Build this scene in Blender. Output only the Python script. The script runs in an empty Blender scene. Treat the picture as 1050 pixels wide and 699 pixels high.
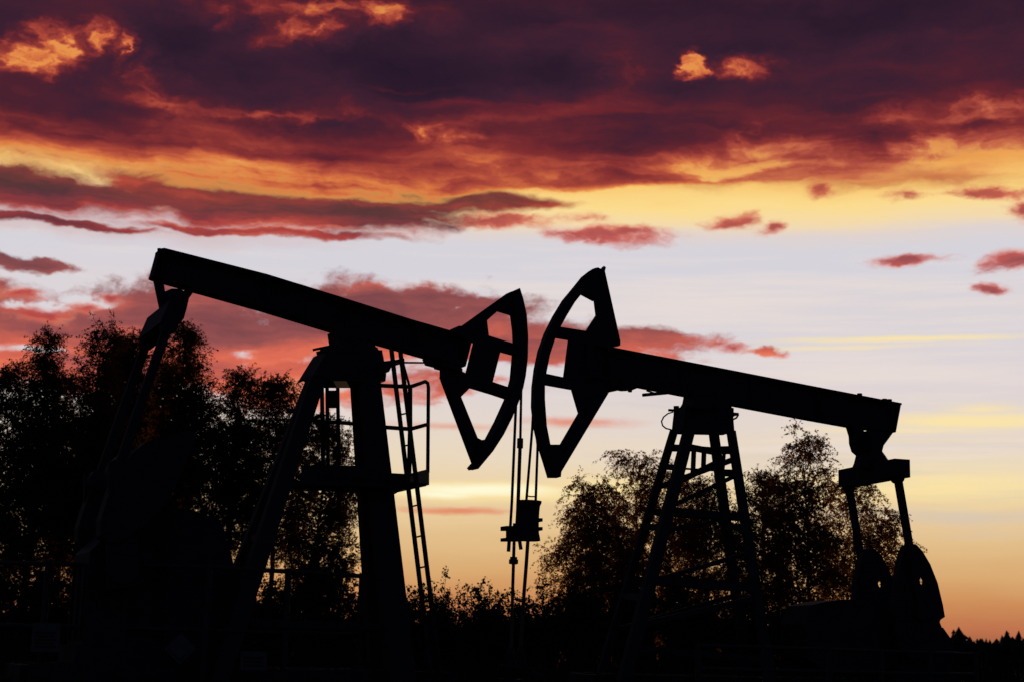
import bpy, math, random
import numpy as np
from mathutils import Matrix, Vector
R = math.radians
scene = bpy.context.scene
COL = scene.collection

# ------------------------------------------------------------------ camera
F = 1620.0                         # focal length in pixels of the 1050-wide photograph
EYE = Vector((0.0, 0.0, 0.6))      # eye level, measured from the top of the well pad
PITCH = math.atan(318.5 / F)
ROLL = R(1.5)
CAMROT = (Matrix.Rotation(math.pi / 2 + PITCH, 4, 'X') @ Matrix.Rotation(ROLL, 4, 'Z')).to_3x3()
cd = bpy.data.cameras.new('camera')
cam = bpy.data.objects.new('camera', cd)
COL.objects.link(cam)
cam.matrix_world = Matrix.Translation(EYE) @ CAMROT.to_4x4()
cd.sensor_width = 36.0
cd.lens = 36.0 * F / 1050.0
cd.clip_end = 20000.0
scene.camera = cam
cd.dof.use_dof = True; cd.dof.focus_distance = 27.0; cd.dof.aperture_fstop = 2.0

def ray(px, py):
    return (CAMROT @ Vector(((px - 525.0) / F, -(py - 349.5) / F, -1.0))).normalized()

def at(px, py, dist):
    """world point seen at a pixel, at world depth y = dist"""
    d = ray(px, py)
    return EYE + d * (dist / d.y)

def azel(px, py):
    d = ray(px, py)
    return math.degrees(math.atan2(d.x, d.y)), math.degrees(math.asin(d.z))

def lin(c):
    out = []
    for v in c:
        v = v / 255.0
        out.append(v / 12.92 if v <= 0.04045 else ((v + 0.055) / 1.055) ** 2.4)
    return tuple(out)

# ------------------------------------------------------------------ tagging
def tag(o, label=None, cat=None, group=None, kind=None):
    if label: o['label'] = label
    if cat: o['category'] = cat
    if group: o['group'] = group
    if kind: o['kind'] = kind
    return o

def empty(name, loc, rz=0.0, parent=None):
    o = bpy.data.objects.new(name, None)
    o.empty_display_size = 0.3
    o.location = loc
    o.rotation_euler = (0, 0, rz)
    o.parent = parent
    COL.objects.link(o)
    return o

# ------------------------------------------------------------------ mesh builder
class MB:
    def __init__(s):
        s.v, s.f, s.smooth = [], [], []
    def _add(s, vs, fs, smooth=False):
        b = len(s.v)
        s.v += [tuple(p) for p in vs]
        s.f += [tuple(i + b for i in f) for f in fs]
        s.smooth += [smooth] * len(fs)
    def prism(s, poly, y0, y1):
        """polygon of (x, z) extruded from y0 to y1"""
        n = len(poly)
        area = sum(poly[i][0] * poly[(i + 1) % n][1] - poly[(i + 1) % n][0] * poly[i][1] for i in range(n))
        if area < 0: poly = poly[::-1]
        if y0 > y1: y0, y1 = y1, y0
        vs = [(x, y0, z) for x, z in poly] + [(x, y1, z) for x, z in poly]
        fs = [tuple(range(n)), tuple(range(2 * n - 1, n - 1, -1))]
        for i in range(n):
            j = (i + 1) % n
            fs.append((i + n, j + n, j, i)[::-1] if False else (j, i, i + n, j + n))
        s._add(vs, fs)
        return s
    def box(s, x0, x1, y0, y1, z0, z1):
        return s.prism([(x0, z0), (x1, z0), (x1, z1), (x0, z1)], y0, y1)
    def bar(s, a, b, w, h=None, up=(0, 0, 1)):
        h = w if h is None else h
        a, b = Vector(a), Vector(b)
        d = (b - a).normalized()
        up = Vector(up)
        if abs(d.dot(up)) > 0.98: up = Vector((0, 1, 0))
        sx = d.cross(up).normalized() * (w / 2)
        sy = sx.cross(d).normalized() * (h / 2)
        vs = [a - sx - sy, a + sx - sy, a + sx + sy, a - sx + sy, b - sx - sy, b + sx - sy, b + sx + sy, b - sx + sy]
        s._add(vs, [(3, 2, 1, 0), (4, 5, 6, 7), (0, 1, 5, 4), (1, 2, 6, 5), (2, 3, 7, 6), (3, 0, 4, 7)])
        return s
    def tube(s, pts, r, n=8, caps=True):
        pts = [Vector(p) for p in pts]
        rs = r if isinstance(r, (list, tuple)) else [r] * len(pts)
        rings = []
        ref = None
        for i, p in enumerate(pts):
            d = (pts[min(i + 1, len(pts) - 1)] - pts[max(i - 1, 0)]).normalized()
            if ref is None:
                ref = Vector((0, 0, 1)) if abs(d.z) < 0.9 else Vector((1, 0, 0))
            x = d.cross(ref).normalized()
            y = x.cross(d).normalized()
            ref = y
            rings.append([p + (x * math.cos(t) + y * math.sin(t)) * rs[i] for t in [2 * math.pi * k / n for k in range(n)]])
        vs = [q for ring in rings for q in ring]
        fs = []
        for i in range(len(pts) - 1):
            for k in range(n):
                l = (k + 1) % n
                fs.append((i * n + k, i * n + l, (i + 1) * n + l, (i + 1) * n + k))
        s._add(vs, fs, True)
        if caps:
            s._add(rings[0], [tuple(range(n))[::-1]])
            s._add(rings[-1], [tuple(range(n))])
        return s
    def cyl(s, a, b, r, n=16):
        return s.tube([a, b], r, n)
    def ibeam(s, top, bot, flange, web, tf):
        """I-section: top and bottom edge polylines of (x, z), flange width, web thickness, flange thickness"""
        for e, sg in ((top, -1), (bot, 1)):
            s.prism(list(e) + [(x, z + sg * tf) for x, z in reversed(e)], -flange / 2, flange / 2)
        e = 0.003
        s.prism([(x, z - tf + e) for x, z in top] + [(x, z + tf - e) for x, z in reversed(bot)], -web / 2, web / 2)
        return s
    def build(s, name, mat, parent=None, loc=None):
        me = bpy.data.meshes.new(name)
        me.from_pydata(s.v, [], s.f)
        me.polygons.foreach_set('use_smooth', s.smooth)
        me.materials.append(mat)
        me.update()
        o = bpy.data.objects.new(name, me)
        if parent: o.parent = parent
        if loc: o.location = loc
        COL.objects.link(o)
        return o

def mesh_np(name, verts, faces, mat, parent=None, loc=None, smooth=False):
    """fast mesh from numpy arrays; faces (n,4) or (n,3)"""
    me = bpy.data.meshes.new(name)
    k = faces.shape[1]
    me.vertices.add(len(verts)); me.vertices.foreach_set('co', verts.astype(np.float32).ravel())
    me.loops.add(faces.size); me.loops.foreach_set('vertex_index', faces.astype(np.int32).ravel())
    me.polygons.add(len(faces)); me.polygons.foreach_set('loop_start', np.arange(0, faces.size, k, dtype=np.int32))
    if smooth: me.polygons.foreach_set('use_smooth', np.ones(len(faces), dtype=bool))
    me.materials.append(mat)
    me.update(calc_edges=True)
    o = bpy.data.objects.new(name, me)
    if parent: o.parent = parent
    if loc is not None: o.location = loc
    COL.objects.link(o)
    return o

# ------------------------------------------------------------------ materials
def material(name, c1, c2, scale=4.0, rough=0.7, spec=0.25, metal=0.0, detail=6.0, bump=0.0, c3=None):
    m = bpy.data.materials.new(name); m.use_nodes = True
    nt = m.node_tree; b = nt.nodes['Principled BSDF']
    tc = nt.nodes.new('ShaderNodeTexCoord')
    nz = nt.nodes.new('ShaderNodeTexNoise'); nz.inputs['Scale'].default_value = scale; nz.inputs['Detail'].default_value = detail
    nt.links.new(tc.outputs['Object'], nz.inputs['Vector'])
    cr = nt.nodes.new('ShaderNodeValToRGB')
    e = cr.color_ramp.elements
    e[0].position = 0.38; e[0].color = (*c1, 1); e[1].position = 0.62; e[1].color = (*c2, 1)
    if c3:
        x = e.new(0.72); x.color = (*c3, 1)
    nt.links.new(nz.outputs['Fac'], cr.inputs['Fac'])
    nt.links.new(cr.outputs['Color'], b.inputs['Base Color'])
    b.inputs['Roughness'].default_value = rough
    b.inputs['Specular IOR Level'].default_value = spec
    b.inputs['Metallic'].default_value = metal
    if bump:
        bp = nt.nodes.new('ShaderNodeBump'); bp.inputs['Strength'].default_value = bump
        nt.links.new(nz.outputs['Fac'], bp.inputs['Height']); nt.links.new(bp.outputs['Normal'], b.inputs['Normal'])
    return m

M = {}
M['steel'] = material('dark_painted_steel', (.026, .028, .038), (.038, .040, .052), 3, .75, .2, c3=(.05, .034, .026))
M['steel2'] = material('weathered_steel', (.024, .025, .032), (.036, .036, .046), 5, .8, .2, c3=(.055, .036, .026))
M['cable'] = material('greased_wire_rope', (.015, .015, .016), (.03, .03, .03), 30, .6, .3)
M['rod'] = material('worn_rod_steel', (.05, .05, .05), (.09, .085, .08), 20, .5, .4)
M['cast'] = material('cast_iron_counterweight', (.022, .022, .028), (.036, .036, .046), 8, .75, .25, bump=.15)
M['fence'] = material('galvanised_rail', (.024, .025, .031), (.038, .039, .046), 9, .6, .3)
M['sign'] = material('pale_sign_board', (.07, .07, .085), (.09, .09, .11), 6, .6, .3)
M['sign_dark'] = material('sign_lettering', (.012, .012, .014), (.02, .02, .022), 6, .6, .3)
M['concrete'] = material('pad_concrete', (.10, .10, .095), (.16, .155, .15), 3, .9, .2, bump=.2)
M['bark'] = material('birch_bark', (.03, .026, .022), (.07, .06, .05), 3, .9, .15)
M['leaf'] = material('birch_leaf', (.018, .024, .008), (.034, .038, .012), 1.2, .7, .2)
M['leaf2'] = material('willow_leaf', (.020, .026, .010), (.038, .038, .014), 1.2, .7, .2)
def translucent(m, c, f):
    nt = m.node_tree; b = nt.nodes['Principled BSDF']; out = [n for n in nt.nodes if n.type == 'OUTPUT_MATERIAL'][0]
    tr = nt.nodes.new('ShaderNodeBsdfTranslucent'); tr.inputs['Color'].default_value = (*c, 1)
    mix = nt.nodes.new('ShaderNodeMixShader'); mix.inputs[0].default_value = f
    nt.links.new(b.outputs[0], mix.inputs[1]); nt.links.new(tr.outputs[0], mix.inputs[2]); nt.links.new(mix.outputs[0], out.inputs['Surface'])
translucent(M['leaf'], (.36, .13, .03), .35); translucent(M['leaf2'], (.58, .22, .035), .5)
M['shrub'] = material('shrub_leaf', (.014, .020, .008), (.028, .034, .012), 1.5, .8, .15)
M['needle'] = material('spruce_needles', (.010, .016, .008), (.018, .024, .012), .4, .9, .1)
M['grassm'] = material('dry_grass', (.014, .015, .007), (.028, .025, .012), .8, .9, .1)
# ------------------------------------------------------------------ sky (world)
world = bpy.data.worlds.new('World'); scene.world = world
world.use_nodes = True
WT = world.node_tree
WT.nodes.clear()
def wn(t, **kw):
    n = WT.nodes.new(t)
    for k, v in kw.items(): setattr(n, k, v)
    return n
class E:
    """tiny expression wrapper over Math nodes"""
    def __init__(s, sock): s.s = sock
    def __add__(a, b): return ma('ADD', a, b)
    __radd__ = __add__
    def __sub__(a, b): return ma('SUBTRACT', a, b)
    def __rsub__(a, b): return ma('SUBTRACT', b, a)
    def __mul__(a, b): return ma('MULTIPLY', a, b)
    __rmul__ = __mul__
    def __truediv__(a, b): return ma('DIVIDE', a, b)
def ma(op, *args, clamp=False):
    n = wn('ShaderNodeMath', operation=op, use_clamp=clamp)
    for i, a in enumerate(args):
        if isinstance(a, E): WT.links.new(a.s, n.inputs[i])
        else: n.inputs[i].default_value = float(a)
    return E(n.outputs[0])
def mx(a, b): return ma('MAXIMUM', a, b)
def mn(a, b): return ma('MINIMUM', a, b)
def sm(x, lo, hi):
    n = wn('ShaderNodeMapRange', interpolation_type='SMOOTHSTEP')
    WT.links.new(x.s, n.inputs['Value'])
    n.inputs['From Min'].default_value = lo; n.inputs['From Max'].default_value = hi
    return E(n.outputs['Result'])
def vm(op, *args):
    n = wn('ShaderNodeVectorMath', operation=op)
    for i, a in enumerate(args):
        if isinstance(a, E): WT.links.new(a.s, n.inputs[i])
        else: n.inputs[i].default_value = a
    return E(n.outputs['Value'] if op in ('LENGTH', 'DOT_PRODUCT') else n.outputs['Vector'])
def noise(vec, sx, sy, seed, detail=8.0, rough=0.6, dist=0.0, color=False):
    v = vm('MULTIPLY_ADD', vec, (sx, sy, 0.0), (seed * 7.31, seed * 3.17, seed * 1.7))
    n = wn('ShaderNodeTexNoise')
    n.inputs['Scale'].default_value = 1.0; n.inputs['Detail'].default_value = detail
    n.inputs['Roughness'].default_value = rough; n.inputs['Distortion'].default_value = dist
    WT.links.new(v.s, n.inputs['Vector'])
    return E(n.outputs['Color' if color else 'Fac'])
def ramp(x, stops, interp='LINEAR'):
    n = wn('ShaderNodeValToRGB'); r = n.color_ramp; r.interpolation = interp
    stops = sorted(stops)
    r.elements[0].position = stops[0][0]; r.elements[0].color = (*lin(stops[0][1]), 1)
    r.elements[1].position = stops[-1][0]; r.elements[1].color = (*lin(stops[-1][1]), 1)
    for p, c in stops[1:-1]:
        e = r.elements.new(p); e.color = (*lin(c), 1)
    WT.links.new(x.s, n.inputs['Fac'])
    return E(n.outputs['Color'])
def mixc(f, a, b):
    n = wn('ShaderNodeMix', data_type='RGBA')
    if isinstance(f, E): WT.links.new(f.s, n.inputs[0])
    else: n.inputs[0].default_value = f
    for i, c in ((6, a), (7, b)):
        if isinstance(c, E): WT.links.new(c.s, n.inputs[i])
        else: n.inputs[i].default_value = (*c, 1)
    return E(n.outputs[2])
PPD = F * math.pi / 180.0              # photograph pixels per degree near the middle
def blob(P, x, y, rx, ry, w=1.0):
    a, e = azel(x, y); rx /= PPD; ry /= PPD
    l = vm('LENGTH', vm('MULTIPLY_ADD', P, (1 / rx, 1 / ry, 0), (-a / rx, -e / ry, 0)))
    return ma('MULTIPLY_ADD', l, -w, w)
def blobs(P, lst):
    f = None
    for b in lst:
        g = blob(P, *b)
        f = g if f is None else mx(f, g)
    return f

tc = wn('ShaderNodeTexCoord')
sep = wn('ShaderNodeSeparateXYZ'); WT.links.new(tc.outputs['Generated'], sep.inputs[0])
dx, dy, dz = (E(sep.outputs[i]) for i in range(3))
az = ma('DEGREES', ma('ARCTAN2', dx, dy))
el = ma('DEGREES', ma('ARCSINE', mn(mx(dz, -1.0), 1.0)))
cx = wn('ShaderNodeCombineXYZ'); WT.links.new(az.s, cx.inputs[0]); WT.links.new(el.s, cx.inputs[1])
P0 = E(cx.outputs[0])
# wind-drawn warp of the sky coordinates
wc = noise(P0, .22, .45, 1, 5, .6, color=True)
w1 = vm('MULTIPLY', vm('SUBTRACT', wc, (.5, .5, .5)), (4.0, 1.5, 0))
P1 = vm('ADD', P0, w1)                                   # smooth rolling
wc2 = noise(P0, .8, 1.5, 2, 6, .6, color=True)
w2 = vm('MULTIPLY', vm('SUBTRACT', wc2, (.5, .5, .5)), (1.5, .75, 0))
P2 = vm('ADD', P1, w2)                                   # with fine curls

P3 = vm('ADD', P0, vm('MULTIPLY', w1, (.5, .22, 0)))          # calm, for level streaks
def elv(y, x=700): return azel(x, y)[1]
# clear sky behind the clouds
E0, E1 = -2.0, 26.0
def ep(y, x=760): return (elv(y, x) - E0) / (E1 - E0)
wavy = el + (noise(P3, .14, .9, 3, 5, .5) - .5) * 1.0
base = ramp((wavy - E0) * (1 / (E1 - E0)), [
    (0.0, (96, 48, 40)), (ep(668), (150, 84, 62)), (ep(640), (192, 116, 78)), (ep(615), (206, 142, 90)),
    (ep(590), (217, 168, 112)), (ep(560), (225, 187, 134)), (ep(530), (231, 200, 154)), (ep(505), (236, 210, 166)),
    (ep(475), (234, 216, 190)), (ep(440), (228, 214, 203)), (ep(400), (222, 212, 213)), (ep(350), (219, 212, 216)), (ep(310), (219, 212, 216)),
    (ep(285), (214, 211, 219)), (ep(256), (214, 211, 218)), (ep(242), (224, 211, 207)), (ep(229), (243, 218, 174)), (ep(212), (252, 220, 144)),
    (ep(194), (249, 202, 116)), (ep(172), (238, 164, 84)), (ep(140), (214, 112, 64)), (ep(60), (222, 126, 66)), (1.0, (150, 70, 56))])
col = base
# luminous low streaks
st = noise(P3, .10, 1.5, 4, 6, .58)
st2 = noise(P3, .16, 3.2, 24, 5, .6)
sx_ = st * .6 + st2 * .4 - .5
yb = blobs(P3, [(490, 503, 190, 14, 1.2), (640, 502, 130, 20, .8), (960, 496, 230, 34, .75), (1000, 431, 170, 12, 1.15), (920, 347, 200, 5, .95), (860, 356, 160, 4, .6), (930, 442, 170, 8, .7), (1010, 418, 60, 8, .7), (900, 452, 200, 5, .5), (640, 540, 300, 12, .25)])
fy = sm(yb + sx_ * 1.1, -.05, .95)
col = mixc(fy * .85, col, lin((254, 230, 164)))
yb2 = blobs(P3, [(485, 501, 120, 9, 1.0), (450, 505, 60, 7, .8)])
col = mixc(sm(yb2 + sx_ * .6, 0, .8), col, lin((255, 249, 214)))
ci = blobs(P3, [(760, 310, 420, 60, .8), (860, 385, 330, 40, .9), (900, 460, 300, 30, .8), (100, 250, 300, 30, .5)])
col = mixc(sm(ci + (st * .5 + st2 * .7 - .6) * 3.2, .0, 1.2) * .7, col, lin((236, 222, 214)))
cg = blobs(P3, [(860, 470, 260, 24, .8), (1000, 530, 200, 30, .7), (700, 400, 200, 30, .6)])
col = mixc(sm(cg + (noise(P3, .13, 2.2, 31, 5, .6) - .5) * 3.0, .1, 1.3) * .6, col, lin((206, 196, 188)))
# thin red streaks lying low
rb = blobs(P3, [(470, 523, 80, 5.5, 1.0), (592, 432, 70, 7, .8), (470, 437, 90, 5, .5)])
col = mixc(sm(rb + (noise(P2, .25, 1.8, 5, 6, .6) - .5) * 1.3, -.15, .95) * .8, col, lin((226, 122, 90)))
# pale grey cloud haze left of centre under the red bands
hb = blobs(P1, [(60, 222, 330, 26, 1.0)])
col = mixc(sm(hb + (noise(P1, .2, .9, 6, 6, .55) - .5), -.1, .6) * .85, col, lin((212, 190, 192)))

# middle cumulus line: mauve shoulders above, fire below
nA = noise(P2, .42, .85, 7, 7, .62)
nB = noise(P1, .16, .75, 8, 6, .55)
mid = blobs(P1, [(60, 338, 120, 34, 1.0), (170, 322, 130, 42, 1.0), (235, 345, 190, 44, 1.0), (360, 318, 120, 36, 1.0), (455, 322, 130, 34, 1.0), (400, 345, 190, 30, 1.0), (90, 372, 210, 30, 1.0), (250, 385, 230, 26, .85),
                 (520, 348, 170, 22, .95), (640, 348, 95, 14, .8), (560, 360, 150, 14, .8), (790, 357, 36, 6, .8), (20, 268, 60, 9, .9), (-10, 320, 90, 30, .9), (300, 405, 60, 16, .7)])
nC = noise(P1, .9, 1.3, 27, 6, .6)
brk = blobs(P2, [(258, 362, 40, 10, .7), (100, 308, 60, 9, .8), (30, 312, 40, 8, .9), (470, 316, 20, 6, .8), (30, 356, 60, 7, .7), (330, 396, 60, 9, .9), (170, 398, 60, 8, .6), (470, 372, 60, 8, .6)])
dm = mid - sm(brk + (nC - .5) * .8, -.1, 1.0) * .7 + (nA - .5) * 1.1 + (nB - .5) * .5 + (nC - .5) * 1.0
am = sm(dm, -.10, .36)
heat = noise(P1, .14, 1.25, 9, 6, .56) * .75 + noise(P2, .5, .8, 34, 5, .55) * .25
lowm = sm(el, elv(300, 300), elv(395, 300))               # 1 at the bottom
mc = ramp((heat - .5) * 1.25 + .5 + lowm * .30 - sm(dm, .3, 1.0) * .10 - .12, [
    (.20, (116, 54, 60)), (.38, (146, 68, 67)), (.50, (176, 80, 70)), (.60, (204, 90, 70)), (.72, (226, 104, 74)), (.85, (236, 132, 96))])
col = mixc(am * .96, col, mc)
# small stray clouds
sml = blobs(P1, [(36, 320, 34, 9, .8), (80, 311, 26, 8, .8), (114, 303, 20, 7, .7), (10, 300, 26, 6, .6), (745, 352, 26, 6, .7), (630, 243, 85, 13, 1.0), (655, 240, 50, 10, .9), (757, 226, 36, 12, .85), (800, 236, 16, 9, .6), (932, 264, 46, 10, 1.0), (1032, 271, 34, 17, 1.0), (1012, 298, 26, 8, .8),
                 (845, 200, 17, 8, .8), (520, 228, 75, 11, 1.0), (1010, 199, 55, 7, .8), (940, 203, 40, 5, .5), (1045, 214, 22, 14, .9), (728, 349, 30, 6, .6), (600, 226, 40, 8, .5)])
ds = sml + (noise(P2, .7, 1.3, 10, 7, .62) - .5) * 1.3
sc_ = ramp(noise(P1, .3, 1.6, 11, 5, .55) * .8 + sm(ds, .1, .8) * .35, [
    (.25, (232, 150, 120)), (.45, (212, 102, 84)), (.62, (188, 78, 72)), (.85, (146, 62, 66))])
col = mixc(sm(ds, -.08, .62) * .95, col, sc_)
# second band of red-brown cloud on the left, drawn out towards the centre
b2 = blobs(P1, [(40, 196, 170, 24, 1.0), (250, 192, 190, 30, 1.0), (370, 200, 210, 22, 1.0), (480, 203, 120, 13, .9), (310, 216, 210, 24, 1.05), (60, 228, 150, 6, .8), (250, 236, 180, 7, .8), (120, 170, 70, 9, .4)])
db = b2 + (noise(P2, .22, .95, 12, 7, .6) - .5) * 1.2
bc = ramp(noise(P1, .15, 1.3, 13, 7, .6) - sm(db, .2, 1.0) * .12, [
    (.22, (74, 34, 46)), (.36, (102, 40, 50)), (.48, (138, 46, 50)), (.58, (176, 62, 54)), (.72, (214, 104, 78))])
col = mixc(sm(db, -.06, .42) * .97, col, bc)
gt = noise(P2, .32, 1.25, 29, 7, .66)
gl = sm(el, elv(225), elv(178)) * (sm(az, 8.0, -3.0) * .75 + .25)
col = mixc(sm(gt, .44, .68) * gl * .72, col, ramp(noise(P1, .3, 1.4, 30, 4, .6), [(.3, (170, 66, 54)), (.55, (206, 104, 66)), (.75, (228, 140, 84))]))
# the dark upper bank: density falls off downwards, with burning rents in it
edge = blobs(P1, [(525, 60, 1400, 118, 1.0)])
# ragged thin red cloud hanging in the bright gap under the bank
gp_ = blobs(P1, [(60, 156, 170, 24, .9), (300, 160, 150, 18, .7), (480, 182, 120, 10, .5), (930, 186, 190, 16, .7), (760, 184, 100, 10, .5)])
dg = gp_ + (noise(P2, .28, 1.1, 25, 6, .56) - .5) * 1.9
col = mixc(sm(dg, -.1, .9) * .75, col, ramp(noise(P1, .25, 1.2, 26, 5, .5), [(.3, (150, 56, 52)), (.5, (190, 84, 60)), (.7, (226, 134, 78))]))
nU = noise(P1, .17, .55, 14, 6, .52)
nX = noise(P1, .09, .95, 18, 6, .54)
nW = noise(P2, .5, .8, 17, 6, .55)
nZ = noise(P2, .9, 1.4, 28, 5, .58)
edge_el = (az * -.012) + elv(207, 525) + sm(az, -5.0, 1.0) * .85 + sm(az, 1.0, 6.0) * .28 + sm(az, 12.0, 18.0) * .25 + sm(az, -12.0, -17.0) * .2
h_ = (el - edge_el)
# thickness of the bank: thin and glowing along its lower lip, heavy above
thick = sm(h_, -.5, 1.7) * .48 + sm(h_, 1.3, 4.6) * .24
puff = blobs(P2, [(70, 112, 170, 34, 1.0), (330, 125, 190, 30, .8), (180, 50, 80, 60, .9), (260, 90, 130, 50, .9), (430, 75, 170, 55, 1.0), (575, 75, 110, 36, .9), (560, 20, 200, 30, .6), (690, 92, 60, 28, .6), (860, 25, 260, 40, 1.0), (880, 105, 120, 24, .5), (450, 135, 200, 22, .4), (720, 135, 110, 20, .45), (900, 145, 60, 16, .7), (1000, 155, 60, 10, .5)])
wc4 = noise(P2, 1.6, 2.2, 33, 4, .55, color=True)
P4 = vm('ADD', P2, vm('MULTIPLY', vm('SUBTRACT', wc4, (.5, .5, .5)), (1.6, .9, 0)))
rents = blobs(P4, [(36, 56, 56, 22, 1.05), (62, 48, 36, 20, .85), (100, 40, 30, 20, .75), (134, 48, 14, 22, .8), (162, 70, 18, 20, .5), (300, 28, 40, 20, .75), (330, 30, 40, 16, .8), (385, 14, 46, 20, .9), (345, 8, 130, 18, .72), (230, 10, 60, 12, .5),
                   (716, 66, 20, 14, 1.25), (764, 71, 34, 13, 1.0), (785, 64, 22, 12, .7), (645, 74, 30, 20, .35),
                   (815, 150, 70, 20, .45), (950, 148, 50, 20, .75), (905, 120, 70, 14, .45), (1010, 108, 60, 12, .6), (1035, 165, 60, 22, .7), (430, 132, 40, 8, .35), (280, 115, 120, 8, .3)])
hm = sm(mn(rents, .95) + (nW - .5) * 1.3 + (nZ - .5) * .9, -.45, 1.35)
dens = thick + (sm(puff + (nW - .5) * .9, -.1, 1.0) - .35) * .24 * sm(h_, .2, 2.5) + (nU - .5) * .55 + (nX - .5) * .75 * sm(h_, 3.5, .0) + (nX - .5) * .30 + (nZ - .5) * .16
dens = dens + mn(h_ * .55 + .12, 0.0)
dens = dens - hm * (.80 - sm(az, 7.0, 9.5) * .35)
dens = mx(dens, sm(h_, -.2, 2.0) * .32 - .33 + (nZ - .38) * .80 * sm(h_, .6, 2.5))
rose = sm(az, 4.0, 10.0) * sm(el, elv(60), elv(120))
uc = ramp(ma('ADD', dens, 0.0, clamp=True), [
    (.0, (250, 198, 106)), (.06, (240, 164, 84)), (.13, (216, 116, 66)), (.21, (174, 74, 58)), (.31, (134, 50, 50)), (.41, (100, 38, 47)), (.52, (76, 33, 47)), (.64, (60, 32, 49)), (.80, (47, 28, 45)), (1.0, (37, 23, 40))])
uc = mixc(rose * sm(dens, .34, .04) * .45, uc, lin((176, 96, 86)))
# long wine-red veils drawn across the heavy part
veil = sm(noise(P1, .08, 1.1, 32, 6, .55), .50, .70) * sm(blobs(P3, [(330, 92, 200, 12, .9), (280, 145, 300, 18, .9), (560, 105, 250, 18, .9), (620, 145, 260, 30, 1.0), (800, 60, 260, 20, .8), (930, 80, 200, 24, .9), (560, 25, 100, 16, .5), (60, 10, 150, 14, .6)]), -.1, .7)
uc = mixc(veil * .75 * sm(dens, .2, .4), uc, lin((122, 38, 44)))
col = mixc(sm(dens, -.05, .15), col, uc)
top = sm(el, elv(40), elv(-60))
col = mixc(top * .5, col, lin((28, 16, 28)))

# outside the sunset: a plain dusk sky
ns = wn('ShaderNodeTexSky', sky_type='NISHITA'); ns.sun_disc = False
SUN_EL, SUN_AZ = 1.5, -2.0
ns.sun_elevation = R(SUN_EL); ns.sun_rotation = R(SUN_AZ)
ns.dust_density = 2.0
lobe = sm(ma('ABSOLUTE', az), 29.0, 20.0) * sm(el, 38.0, 24.0)
nc = E(ns.outputs[0])
dim = vm('SCALE', nc); WT.nodes[-1].inputs['Scale'].default_value = 0.05
dusk = vm('MULTIPLY', dim, (.62, .66, 1.25))
allc = mixc(lobe, dusk, col)
bg = wn('ShaderNodeBackground'); WT.links.new(allc.s, bg.inputs['Color']); bg.inputs['Strength'].default_value = 1.0
wo = wn('ShaderNodeOutputWorld'); WT.links.new(bg.outputs[0], wo.inputs['Surface'])
world.cycles.sampling_method = 'MANUAL'; world.cycles.sample_map_resolution = 512

sl = bpy.data.lights.new('sun', 'SUN'); sl.energy = 0.8; sl.angle = R(0.5); sl.color = (1.0, .62, .36)
so = bpy.data.objects.new('sun', sl); COL.objects.link(so)
sd = Vector((math.sin(R(SUN_AZ)) * math.cos(R(SUN_EL)), math.cos(R(SUN_AZ)) * math.cos(R(SUN_EL)), math.sin(R(SUN_EL))))
so.rotation_euler = sd.to_track_quat('Z', 'Y').to_euler(); so.location = (0, 40, 30)
vs_ = scene.view_settings
scene.display_settings.display_device = 'sRGB'
vs_.view_transform = 'Standard'; vs_.look = 'None'; vs_.exposure = 0.0; vs_.gamma = 1.0; vs_.use_curve_mapping = False
# ------------------------------------------------------------------ pump jacks
class Plane:
    """vertical plane of a pump: measures photographed outlines in metres in the pump's own frame"""
    def __init__(s, px, py, depth, yaw):
        s.yaw = R(yaw)
        s.U = Vector((math.cos(s.yaw), math.sin(s.yaw), 0)); s.W = Vector((-math.sin(s.yaw), math.cos(s.yaw), 0))
        p = at(px, py, depth)
        s.O = Vector((p.x, p.y, 0.0))
    def __call__(s, px, py, v=0.0):
        d = ray(px, py)
        o = s.O + s.W * v
        t = (o - EYE).dot(s.W) / d.dot(s.W)
        q = EYE + d * t - s.O
        return (q.dot(s.U), q.z)
    def poly(s, pts, v=0.0): return [s(x, y, v) for x, y in pts]
    def p3(s, px, py, v=0.0):
        x, z = s(px, py, v)
        return Vector((x, v, z))
    def empty(s, name): return empty(name, s.O, s.yaw)

def drop(p, z): return Vector((p.x, p.y, z))

# ================================================================== the left pump
L = Plane(510, 400, 24.0, 25.0)
pj = L.empty('pump_jack')
tag(pj, 'left pump jack with raised tail, thick box legs and a work platform with ladder', 'pump jack', 'pump jacks on the oil well pad')
# walking beam
top = L.poly([(161.5, 257.5), (166, 256.6), (270, 283), (345, 306), (418, 329), (462, 341.5), (478, 347)])
bot = L.poly([(154.6, 285), (158.5, 286.5), (198.5, 298), (270, 318), (344, 340.5), (399, 355.5), (450, 370), (473, 376)])
b = MB().ibeam(top, bot, .30, .06, .035)
for f in (.02, .16, .34, .52, .70, .97):        # web stiffeners
    i = f * (len(top) - 1); k = min(int(i), len(top) - 2)
    x = top[k][0] + (top[k + 1][0] - top[k][0]) * (i - k)
    def zat(e, x):
        for (x0, z0), (x1, z1) in zip(e, e[1:]):
            if min(x0, x1) <= x <= max(x0, x1): return z0 + (z1 - z0) * (x - x0) / (x1 - x0)
        return (e[0] if abs(e[0][0] - x) < abs(e[-1][0] - x) else e[-1])[1]
    b.box(x - .012, x + .012, -.135, .135, zat(bot, x) + .036, zat(top, x) - .036)
b.prism(L.poly([(161.5, 259), (163.5, 259.5), (157, 285), (154.6, 284.5)]), -.15, .15)
for x in (163.5, 205): b.cyl(L.p3(x, 257.5 if x < 200 else 266.5, -.08), L.p3(x, 255 if x < 200 else 264.5, -.08), .03, 8)
beam = b.build('walking_beam', M['steel'], pj)
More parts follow.
